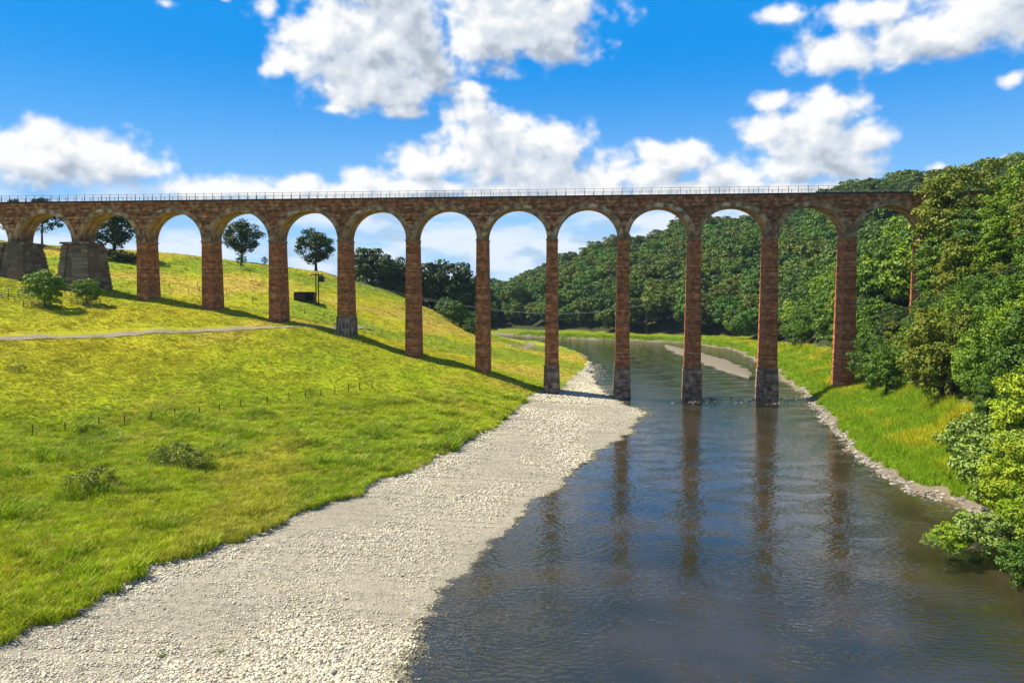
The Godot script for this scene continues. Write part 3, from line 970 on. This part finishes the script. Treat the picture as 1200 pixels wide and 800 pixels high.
	tree("bank_tree", "near", 60.6, 123.5, 10.5, 6, "dark green tree right beside the foot of the last visible pier", "", "tree", 0.8)
	tree("bank_tree", "near", 58.4, 114.5, 9.5, 0, "green tree between the reeds and the last visible pier", "", "tree", 0.8)
	tree("bank_tree", "near", 62.6, 128.0, 9.0, 0, "low tree hugging the foot of the last visible pier", "", "tree", 0.8)
	tree("willow_shrub", "bush", 35.0, 49.2, 3.4, 6, "low dark green bush at the water in the lower right corner", "", "shrub", 0.2)
	# shrub hanging over the water with bare boughs
	var o := thing("overhanging_shrub", "low grey green shrub with bare boughs hanging over the water", "shrub", at(36.2, 0.3, 53.5))
	part("crown", kinds["bush"].crown, leaves[5], o, Vector3(-1.6, 1.5, 0))
	var c2 := part("crown", kinds["bush"].crown, leaves[7], o, Vector3(-3.6, 1.0, -0.4))
	c2.scale = Vector3(0.75, 0.6, 0.7)
	c2.rotation.y = 2.0
	var c3 := part("crown", kinds["scrub"].crown, leaves[5], o, Vector3(-5.1, 0.95, 0.1))
	c3.scale = Vector3(0.6, 0.6, 0.6)
	for i in 7:
		var st := begin()
		var e := Vector3(-1.2 - i * 0.62 + rng.randf(), rng.randf_range(0.1, 1.6), 0.6 + rng.randf_range(-0.5, 1.0))
		tube(st, [Vector3(0.8, 1.4, 0), Vector3(-0.4, 1.6, 0.4 + 0.1 * i), e], [0.07, 0.05, 0.018], 5)
		part("bough", done(st), mat("bare_wood", lin(0.30, 0.26, 0.20)), o)
	make_woods()

func make_woods() -> void:
	var near := []
	var names := ["broad", "round", "tall", "loose", "layered"]
	var d := 26.0
	while d < 520.0:
		var step := clampf(d * 0.029, 4.4, 7.8)
		var x := wr(d) + 4.0
		while x < minf(maxf(0.76 * d + 10.0, wr(d) + 26.0), 330.0):
			var px := x + rng.randf_range(-0.42, 0.42) * step
			var pd := d + rng.randf_range(-0.42, 0.42) * step
			x += step
			if px < wr(pd) + 8.0: continue
			var s := right_dist(px, pd)
			var clear := 10.5 + n_mid.get_noise_2d(px, pd) * 2.5
			if pd > 290.0: clear = 24.0
			if s < clear: continue
			# keep the viaduct itself free
			var off := pd - (137.0 - (px - 20.7) * 0.0882)
			if off > -4.0 and off < 8.5 and px < 92.0: continue
			if pd < 128.0 and px < 66.0 and s < 12.5: continue
			near.append([px, pd, s])
		d += step
	var xf := []
	var cols := []
	var zones := ["on the near bank", "behind the viaduct", "across the bend"]
	var looks := ["mid green", "fresh green", "dark green", "olive green", "", "", "deep green", "light green"]
	near.sort_custom(func(a, b): return a[1] < b[1])
	var count := 0
	for t in near:
		var h: float = rng.randf_range(10.0, 16.5)
		if t[1] > 230.0: h *= rng.randf_range(1.05, 1.4)
		if t[2] < 18.0: h *= 0.8
		if t[1] < 132.0: h = rng.randf_range(8.0, 12.0) if t[0] < 72.0 else rng.randf_range(14.0, 19.0)
		var shade: int = [0, 0, 1, 2, 3, 6, 6, 7, 0, 1][rng.randi() % 10]
		var k: String = names[rng.randi() % 5]
		if t[1] < 132.0: k = "near" if h < 15.0 else "near_tall"
		if t[1] > 300.0 and rng.randf() < 0.05:
			k = "fir"; h *= 1.25; shade = 8
		if count < 285 and t[0] < t[1] * 0.72 + 4.0:
			var z := 0 if t[1] < 132.0 else 1 if t[1] < 240.0 else 2
			var slot: float = (600.0 + 867.0 * t[0] / t[1] - 565.0) / 83.0   # which opening of the viaduct it shows in
			var gap := clampi(int(slot), 0, 5)
			var where: String = "through the %s arch from the right" % ["eighth", "seventh", "sixth", "fifth", "fourth", "third"][gap]
			if slot >= 5.3: where = "right of the last visible pier"
			if z == 0: where = "left of the tallest tree" if slot < 5.7 else "under the tallest tree" if slot < 6.5 else "right of the tallest tree"
			var tier: String = "low" if t[2] < 17.0 else "halfway up" if t[2] < 40.0 else "high"
			tree("broadleaf_tree" if k != "fir" else "fir_tree", k, t[0], t[1], h, shade, "%s %s tree %s %s, %s" % [looks[shade] if shade < 8 else "blue green", {"near": "bushy", "near_tall": "full"}.get(k, k), tier, zones[z], where], "trees " + zones[z], "tree", 0.8)
			count += 1
		else:
			var s: float = h / 14.0
			xf.append(Transform3D(Basis(Vector3.UP, rng.randf() * TAU).scaled(Vector3(s * rng.randf_range(0.85, 1.15), s, s * rng.randf_range(0.85, 1.15))), at(t[0], ground(t[0], t[1]) + 8.0 * s, t[1])))
			var g := rng.randf_range(0.6, 1.15)
			cols.append(Color(0.080 * g * rng.randf_range(0.75, 1.5), 0.155 * g, 0.008))
	print("trees in the wood ", near.size())
	var m := leaf_mat("far_foliage", 1, 1, 1)
	multi("woodland", kinds["broad"].crown, m, xf, cols, "far mass of treetops covering the hill beyond the bend", "woodland")

# ---------------------------------------------------------------- small things
func strip(pts: Array, width: float, lift: float) -> ArrayMesh:
	var st := begin()
	st.set_smooth_group(0)
	var dense := []
	for i in pts.size() - 1:
		for k in 8: dense.append((pts[i] as Vector2).lerp(pts[i + 1], k / 8.0))
	dense.append(pts[pts.size() - 1])
	var prev := []
	for i in dense.size():
		var dir: Vector2 = (dense[mini(i + 1, dense.size() - 1)] - dense[maxi(i - 1, 0)]).normalized()
		var side := Vector2(-dir.y, dir.x)
		var row := []
		for k in 5:
			var p: Vector2 = dense[i] + side * width * (k / 4.0 - 0.5)
			row.append(at(p.x, left_h(p.x, p.y) + lift, p.y))
		if i > 0:
			for k in 4: quad(st, prev[k], prev[k + 1], row[k + 1], row[k])
		prev = row
	return done(st)

func fence(called: String, label: String, pts: Array, height: float, rails: Array, thick: float, material: Material, rail_r: float) -> void:
	var o := thing(called, label, "fence", at(pts[0].x, ground(pts[0].x, pts[0].y), pts[0].y))
	var prev := Vector3.ZERO
	var bars := []
	for i in pts.size():
		var p := at(pts[i].x, ground(pts[i].x, pts[i].y), pts[i].y) - o.position
		var st := begin()
		var hh := height * rng.randf_range(0.93, 1.07)
		var tilt := Vector3(rng.randf_range(-0.06, 0.06), 0, rng.randf_range(-0.06, 0.06)) * hh
		tube(st, [p - Vector3(0, 0.3, 0), p + Vector3(0, hh * 0.5, 0) + tilt * 0.5, p + Vector3(0, hh, 0) + tilt], [thick, thick * 0.95, thick * 0.9], 6)
		part("post", done(st), material, o)
		if i > 0:
			for r in rails:
				st = begin()
				tube(st, [prev + Vector3(0, height * r, 0), (p + prev) / 2 + Vector3(0, height * r - 0.01, 0), p + Vector3(0, height * r, 0)], [rail_r, rail_r, rail_r], 4)
				part("rail" if rail_r > 0.02 else "wire", done(st), material, o)
		prev = p

func make_things() -> void:
	var path := mat("track_surface", lin(0.38, 0.33, 0.23), 0.95)
	path.albedo_texture = grain_tex
	path.uv1_triplanar = true
	path.uv1_world_triplanar = true
	meta(part("track", strip([Vector2(-88, 94), Vector2(-80, 99.5), Vector2(-73.2, 105.6), Vector2(-68.3, 110), Vector2(-62, 116.5), Vector2(-56.3, 122), Vector2(-49.3, 129.5), Vector2(-43.1, 137.5), Vector2(-37, 146.5), Vector2(-30, 158)], 1.9, 0.12), path, self), "pale farm track across the meadow below the arches", "", "", "structure")
	meta(part("footpath", strip([Vector2(-2, 200), Vector2(2.5, 214), Vector2(6, 230), Vector2(7, 246), Vector2(4, 262)], 2.2, 0.12), path, self), "pale footpath on the river meadow beyond the viaduct", "", "", "structure")
	var wood := mat("weathered_timber", lin(0.13, 0.105, 0.08), 0.9)
	var dark := mat("dark_timber", lin(0.045, 0.038, 0.032), 0.9)
	var wire := mat("steel_wire", lin(0.25, 0.25, 0.26), 0.5)
	fence("post_and_wire_fence", "line of dark fence posts crossing the meadow above the shingle", [Vector2(-56, 74.5), Vector2(-51.9, 79.2), Vector2(-49.6, 81.2), Vector2(-47, 83.3), Vector2(-45.1, 85.3), Vector2(-42.9, 87), Vector2(-40.9, 89), Vector2(-38.8, 91), Vector2(-37.2, 93.3), Vector2(-35.6, 96.4), Vector2(-33.3, 99.9), Vector2(-31.3, 103.2), Vector2(-29.6, 105.3), Vector2(-27.9, 107.2), Vector2(-26.4, 109.4), Vector2(-24.8, 111.2), Vector2(-23.5, 113.2), Vector2(-21.9, 115)], 1.15, [0.5, 0.9], 0.065, dark, 0.008)
	fence("post_and_wire_fence", "line of thin fence posts on the hill behind the left piers", [Vector2(-86, 158), Vector2(-80, 159), Vector2(-74, 160), Vector2(-68, 161), Vector2(-62, 161), Vector2(-56, 160), Vector2(-50, 159), Vector2(-44, 157), Vector2(-38, 155), Vector2(-33, 153), Vector2(-27, 153), Vector2(-22, 154)], 1.2, [0.5, 0.9], 0.06, dark, 0.008)
	fence("post_and_wire_fence", "fence posts climbing the hill under the third arch from the left", [Vector2(-69, 158), Vector2(-70, 165), Vector2(-71, 172), Vector2(-72, 179), Vector2(-72.5, 186), Vector2(-66, 187), Vector2(-60, 187.5)], 1.3, [0.5, 0.9], 0.06, dark, 0.008)
	fence("timber_fence", "pale timber rail fence beside the footpath beyond the viaduct", [Vector2(0, 198), Vector2(3, 204), Vector2(6.5, 211), Vector2(9.5, 219)], 1.4, [0.35, 0.65, 0.95], 0.10, mat("pale_timber", lin(0.30, 0.27, 0.21)), 0.06)
	var guards := [[Vector2(-80.5, 127.0), 2.0, "square timber guard round the larger young tree"], [Vector2(-77.4, 134.4), 1.7, "square timber guard round the smaller young tree"], [Vector2(-88.5, 131.0), 1.7, "empty square timber guard at the left edge of the meadow"]]
	for g in guards:
		var c: Vector2 = g[0]
		var r: float = g[1]
		fence("tree_guard", g[2], [c + Vector2(-r, -r), c + Vector2(-r * 0.33, -r), c + Vector2(r * 0.33, -r), c + Vector2(r, -r), c + Vector2(r, r), c + Vector2(0, r), c + Vector2(-r, r), c + Vector2(-r, -r)], 1.25, [0.3, 0.62, 0.94], 0.06, wood, 0.04)
	# palings round the foot of the fifth brick pier
	var pr := thing("paling_fence", "low grey palings round the foot of a pier beside the track", "fence", at(-31.7, 11.9, 140.4), -0.088)
	for i in 6:
		var st := begin()
		box(st, Vector3(-1.7 + i * 0.66, -1.2, 1.02), Vector3(-1.58 + i * 0.66, 2.3, 1.1))
		part("paling", done(st), mat("grey_paling", lin(0.20, 0.20, 0.20)), pr)
	for h in [0.3, 1.9]:
		var st := begin()
		box(st, Vector3(-1.8, h, 0.95), Vector3(1.82, h + 0.1, 1.018))
		part("rail", done(st), dark, pr)
	# twin pole with transformer
	var tp := thing("power_pole", "twin timber power pole with a transformer box on the hillside", "pole", at(-44.9, ground(-44.9, 170.8), 170.8))
	for s in [-0.28, 0.28]:
		var st := begin()
		tube(st, [Vector3(s, -0.8, 0), Vector3(s, 3.5, 0), Vector3(s, 7.4, 0)], [0.15, 0.13, 0.11], 8)
		part("pole", done(st), dark, tp)
	var sx := begin()
	box(sx, Vector3(-1.5, 6.7, -0.1), Vector3(1.5, 6.9, 0.1))
	part("crossarm", done(sx), dark, tp)
	sx = begin()
	box(sx, Vector3(0.45, 5.2, -0.5), Vector3(1.6, 6.6, 0.5))
	for i in 5: box(sx, Vector3(0.5 + i * 0.22, 5.3, 0.5), Vector3(0.56 + i * 0.22, 6.5, 0.6))
	part("transformer", done(sx), mat("transformer_grey", lin(0.05, 0.055, 0.055), 0.6), tp)
	for s in [-1.2, 0.0, 1.2]:
		sx = begin()
		tube(sx, [Vector3(s, 6.9, 0), Vector3(s, 7.05, 0), Vector3(s, 7.2, 0)], [0.05, 0.08, 0.04], 6)
		part("insulator", done(sx), mat("porcelain", lin(0.2, 0.12, 0.08), 0.3), tp)
	var fp := thing("power_pole", "timber power pole among the trees across the river", "pole", at(58, ground(58, 318), 318))
	sx = begin()
	tube(sx, [Vector3(0, -1, 0), Vector3(0, 8, 0), Vector3(0, 15, 0)], [0.2, 0.17, 0.13], 8)
	part("pole", done(sx), dark, fp)
	sx = begin()
	box(sx, Vector3(-1.2, 14.0, -0.08), Vector3(1.2, 14.2, 0.08))
	part("crossarm", done(sx), dark, fp)
	for k in 2:
		var a := tp.position + Vector3([-1.2, 1.2][k], 7.2, 0)
		var b := fp.position + Vector3([-1.0, 1.0][k], 14.3, 0)
		var pts := []
		var rad := []
		for i in 25:
			var t := i / 24.0
			pts.append(a.lerp(b, t) - Vector3(0, 4.0 * t * (1.0 - t) * 6.5, 0))
			rad.append(0.04)
		sx = begin()
		tube(sx, pts, rad, 4)
		meta(part("power_line", done(sx), wire, self), ["nearer of two thin wires sagging over the river meadow", "farther of two thin wires sagging over the river meadow"][k], "wire")
	# field shelter
	var sh := thing("field_shelter", "low dark timber field shelter beside the twin pole", "shed", at(-47.9, ground(-47.9, 171) - 0.1, 171), 0.1)
	for w in [[Vector3(-2.2, -0.6, -1.6), Vector3(2.2, 2.1, -1.5)], [Vector3(-2.2, -0.6, -1.498), Vector3(-2.1, 2.1, 1.2)], [Vector3(2.1, -0.6, -1.498), Vector3(2.2, 2.1, 1.2)], [Vector3(-2.098, -0.6, 1.1), Vector3(0.4, 2.0, 1.2)]]:
		sx = begin()
		box(sx, w[0], w[1])
		part("wall", done(sx), dark, sh)
	sx = begin()
	hexa(sx, [Vector3(-2.4, 2.1, -1.8), Vector3(2.4, 2.1, -1.8), Vector3(2.4, 2.2, 1.5), Vector3(-2.4, 2.2, 1.5)], [Vector3(-2.4, 2.2, -1.8), Vector3(2.4, 2.2, -1.8), Vector3(2.4, 2.3, 1.5), Vector3(-2.4, 2.3, 1.5)])
	part("roof", done(sx), mat("tin_roof", lin(0.07, 0.075, 0.08), 0.5), sh)
	# driftwood
	var drift := mat("driftwood", lin(0.10, 0.08, 0.075), 0.9)
	var lg := thing("driftwood", "dark driftwood branch lying where the grass meets the shingle", "driftwood", at(-25.2, ground(-25.2, 41.6) + 0.1, 41.6), -0.5)
	for i in 3:
		sx = begin()
		tube(sx, [Vector3(-0.9 + i * 0.3, 0.02, 0.1 * i), Vector3(-0.1 + i * 0.2, 0.12, 0.05), Vector3(0.8 + i * 0.1, 0.05 + 0.1 * i, -0.2 * i)], [0.11 - 0.03 * i, 0.09 - 0.025 * i, 0.03], 6)
		part("branch", done(sx), drift, lg)
	for k in 2:
		var x: float = [32.0, 36.6][k]
		var pile := thing("driftwood", ["tangle of driftwood against the left side of a river pier", "tangle of driftwood against the right side of a river pier"][k], "driftwood", at(x, 0.0, 134.5))
		for i in 9:
			sx = begin()
			var a := Vector3(rng.randf_range(-1.6, 1.6), rng.randf_range(-0.1, 0.2), rng.randf_range(-0.8, 0.8))
			var b := a + Vector3(rng.randf_range(-1.4, 1.4), rng.randf_range(0.0, 0.9), rng.randf_range(-0.8, 0.8))
			tube(sx, [a, (a + b) / 2 + Vector3(0, 0.12, 0), b], [0.09, 0.07, 0.03], 5)
			part("branch", done(sx), drift, pile)
	var weeds := tuft_mesh(71, 34, 0.26, 0.22, 0.018, 0.14)
	var wm := leaf_mat("weed_leaf", 0.12, 0.20, 0.02)
	for a in [[-15.4, 38.0, "green weed tuft near the bottom of the shingle, right one of two"], [-18.2, 37.3, "green weed tuft near the bottom of the shingle, left one of two"], [7.5, 94.1, "green weed tuft far up the shingle near the bend"], [-13.5, 67.7, "small weed tuft in the middle of the shingle by the grass"]]:
		var w := thing("weed", a[2], "weed", at(a[0], ground(a[0], a[1]), a[1]))
		part("leaves", weeds, wm, w)

# ---------------------------------------------------------------- grass, reeds, pebbles
func pebble_mesh(sd: int) -> ArrayMesh:
	var r := RandomNumberGenerator.new()
	r.seed = sd
	var s := SphereMesh.new()
	s.radial_segments = 7
	s.rings = 4
	s.radius = 0.5
	s.height = 1.0
	var arr := s.get_mesh_arrays()
	var vs: PackedVector3Array = arr[Mesh.ARRAY_VERTEX]
	var n := noise(sd, 0.9, 2)
	for i in vs.size(): vs[i] *= 1.0 + n.get_noise_3dv(vs[i] * 1.6) * 0.5
	arr[Mesh.ARRAY_VERTEX] = vs
	var m := ArrayMesh.new()
	m.add_surface_from_arrays(Mesh.PRIMITIVE_TRIANGLES, arr)
	return m

func make_cover() -> void:
	# pebbles
	var xf := []
	var cols := []
	for i in 185000:
		var d := 34.0 * pow(205.0 / 34.0, pow(rng.randf(), 1.25))
		var b := bk(d)
		var l := wl(d)
		var x := b + 0.1 + (l - b) * rng.randf() if rng.randf() < 0.88 else l + 5.0 * pow(rng.randf(), 2.0)
		if absf(x) > d * 0.74 + 3.0: continue
		var h := ground(x, d)
		if h < -0.25: continue
		var s := (0.050 + 0.11 * pow(rng.randf(), 3.0)) * (1.0 + maxf(d - 60.0, 0.0) * 0.012) * clampf(1.0 + n_mid.get_noise_2d(x * 0.8 + 33.0, d * 0.5) * 1.0, 0.6, 1.6)
		if rng.randf() < 0.006: s *= 1.9
		var q := Basis(Vector3.UP, rng.randf() * TAU) * Basis(Vector3.RIGHT, rng.randf_range(-0.4, 0.4))
		xf.append(Transform3D(q.scaled_local(Vector3(s * rng.randf_range(0.8, 1.4), s * rng.randf_range(0.4, 0.75), s)), at(x, h + s * 0.14, d)))
		var g := rng.randf_range(0.28, 0.50)
		if rng.randf() < 0.12: g *= 0.55
		if h < 0.03 * rng.randf(): g *= 0.34   # wet stone
		cols.append(Color(g * rng.randf_range(1.04, 1.13), g, g * rng.randf_range(0.66, 0.82) * (0.88 if h < 0.04 else 1.0)))
	var pm := mat("river_pebble", Color.WHITE, 0.85, 0.3)
	pm.vertex_color_use_as_albedo = true
	multi("pebbles", pebble_mesh(5), pm, xf, cols, "grey river pebbles of the shingle bank", "pebbles")
	# stones on the right water edge and by the piers
	xf = []
	cols = []
	for i in 3600:
		var d := rng.randf_range(62.0, 290.0) if rng.randf() < 0.3 else rng.randf_range(62.0, 150.0)
		var x := wr(d) + rng.randf_range(-1.6, 2.2) * rng.randf()
		var s := 0.10 + 0.42 * pow(rng.randf(), 4.0)
		xf.append(Transform3D(Basis(Vector3.UP, rng.randf() * TAU).scaled_local(Vector3(s * 1.3, s * 0.6, s)), at(x, ground(x, d) + s * 0.05, d)))
		var g := rng.randf_range(0.10, 0.30)
		cols.append(Color(g * 1.05, g * 0.97, g * 0.82))
	for c in [Vector2(33.8, 133.5), Vector2(47.4, 132.3), Vector2(41.0, 136.0), Vector2(53.0, 139.0)]:
		for i in 45:
			var x: float = c.x + rng.randfn() * 3.0
			var d: float = c.y + rng.randfn() * 1.6
			var s := 0.16 + 0.3 * pow(rng.randf(), 2.0)
			xf.append(Transform3D(Basis(Vector3.UP, rng.randf() * TAU).scaled_local(Vector3(s * 1.3, s * 0.7, s)), at(x, -0.06 + 0.06 * rng.randf(), d)))
			var g := rng.randf_range(0.08, 0.2)
			cols.append(Color(g * 1.05, g * 0.97, g * 0.82))
	multi("bank_stones", pebble_mesh(8), pm, xf, cols, "grey brown stones along the right water edge", "stones")
	# grass
	var gm := leaf_mat("grass_blade", 1, 1, 1)
	gm.roughness = 0.7
	gm.backlight = Color(0.72, 0.72, 0.4)
	var zones := [[35.0, 76.0, 46000, 0.30, 1.0], [76.0, 112.0, 52000, 0.26, 1.35], [112.0, 152.0, 42000, 0.26, 1.7], [152.0, 232.0, 36000, 0.26, 2.4]]
	var tuft := tuft_mesh(51, 16, 1.0, 0.55, 0.045, 0.38)
	xf = []
	cols = []
	for z in zones:
		for i in z[2]:
			var d := sqrt(lerpf(z[0] * z[0], z[1] * z[1], rng.randf()))
			var b := bk(d)
			var lo := maxf(-0.75 * d - 1.0, -175.0)
			if lo > b: continue
			# thicker where the field is wide
			if rng.randf() > (b - lo) / (b + 0.75 * z[1]): continue
			var x := lerpf(lo, b + 0.25, rng.randf())
			var up := smoothstep(-4.0, 10.0, d - 82.0 - (x + 51.0) * 0.9)
			var hh: float = z[3] * lerpf(1.2, 0.55, up) * rng.randf_range(0.5, 1.7) * (1.0 + 0.9 * maxf(n_mid.get_noise_2d(x * 1.6, d * 1.6), 0.0))
			if b - x < 3.0: hh *= 1.1
			# rank tussocks in the ungrazed strip by the shingle
			var rank := smoothstep(0.10, 0.32, n_mid.get_noise_2d(x * 1.2 + 90.0, d * 1.2)) * (1.0 - up)
			hh *= 1.0 + 0.75 * rank * rng.randf_range(0.3, 1.3)
			var track := -88.0 + (d - 94.0) * 1.03
			if d > 94.0 and d < 140.0 and absf(x - track) < 1.9: hh *= 0.35
			var w: float = hh * 0.75 * z[4] + 0.1 * z[4]
			xf.append(Transform3D(Basis(Vector3.UP, rng.randf() * TAU).scaled_local(Vector3(w, hh * (1.0 + 0.25 * (z[4] - 1.0)), w)), at(x, left_h(x, d) - 0.03, d)))
			var c := field_color(x, d).lerp(Color(0.125, 0.225, 0.006), rank * 0.4)
			var g := rng.randf_range(0.72, 1.48)
			if rng.randf() < 0.13: c = c.lerp(Color(0.52, 0.43, 0.12), 0.6)
			if rng.randf() < 0.03: hh *= 2.0
			cols.append(Color(c.r * g, c.g * g, c.b * g))
	multi("meadow_grass", tuft, gm, xf, cols, "rough yellow green grass covering the left meadow", "grass")
	# reeds on the right bank and the far flats
	xf = []
	cols = []
	for i in 42000:
		var far := i % 3 == 0
		var d := rng.randf_range(140.0, 350.0) if far else 60.0 * pow(150.0 / 60.0, rng.randf())
		var x := wr(d) + 0.8 + rng.randf() * (14.0 if not far else 22.0)
		if x > d * 0.76 + 3.0: continue
		var s := right_dist(x, d)
		if s < 0.7 + n_mid.get_noise_2d(x * 1.3, d * 1.3) * 2.8 or s > (12.0 if d < 290.0 else 26.0): continue
		var k := n_mid.get_noise_2d(x * 0.8, d * 0.8)
		var c := Color(0.22, 0.36, 0.008).lerp(Color(0.46, 0.45, 0.015), clampf(k * 1.2 + 0.10 + (0.22 if s > 4.0 else -0.3), 0.0, 1.0))
		var hh := rng.randf_range(0.7, 1.5) * (0.7 if s < 3.0 else 1.0) * (1.0 + k * 0.4)
		var w := hh * 0.6 * (1.0 if not far else 2.0)
		xf.append(Transform3D(Basis(Vector3.UP, rng.randf() * TAU).scaled_local(Vector3(w, hh, w)), at(x, right_h(x, d) - 0.05, d)))
		var g := rng.randf_range(0.7, 1.3)
		cols.append(Color(c.r * g, c.g * g, c.b * g))
	multi("reeds", tuft, gm, xf, cols, "tall yellow green reeds and flowers on the right bank", "reeds")
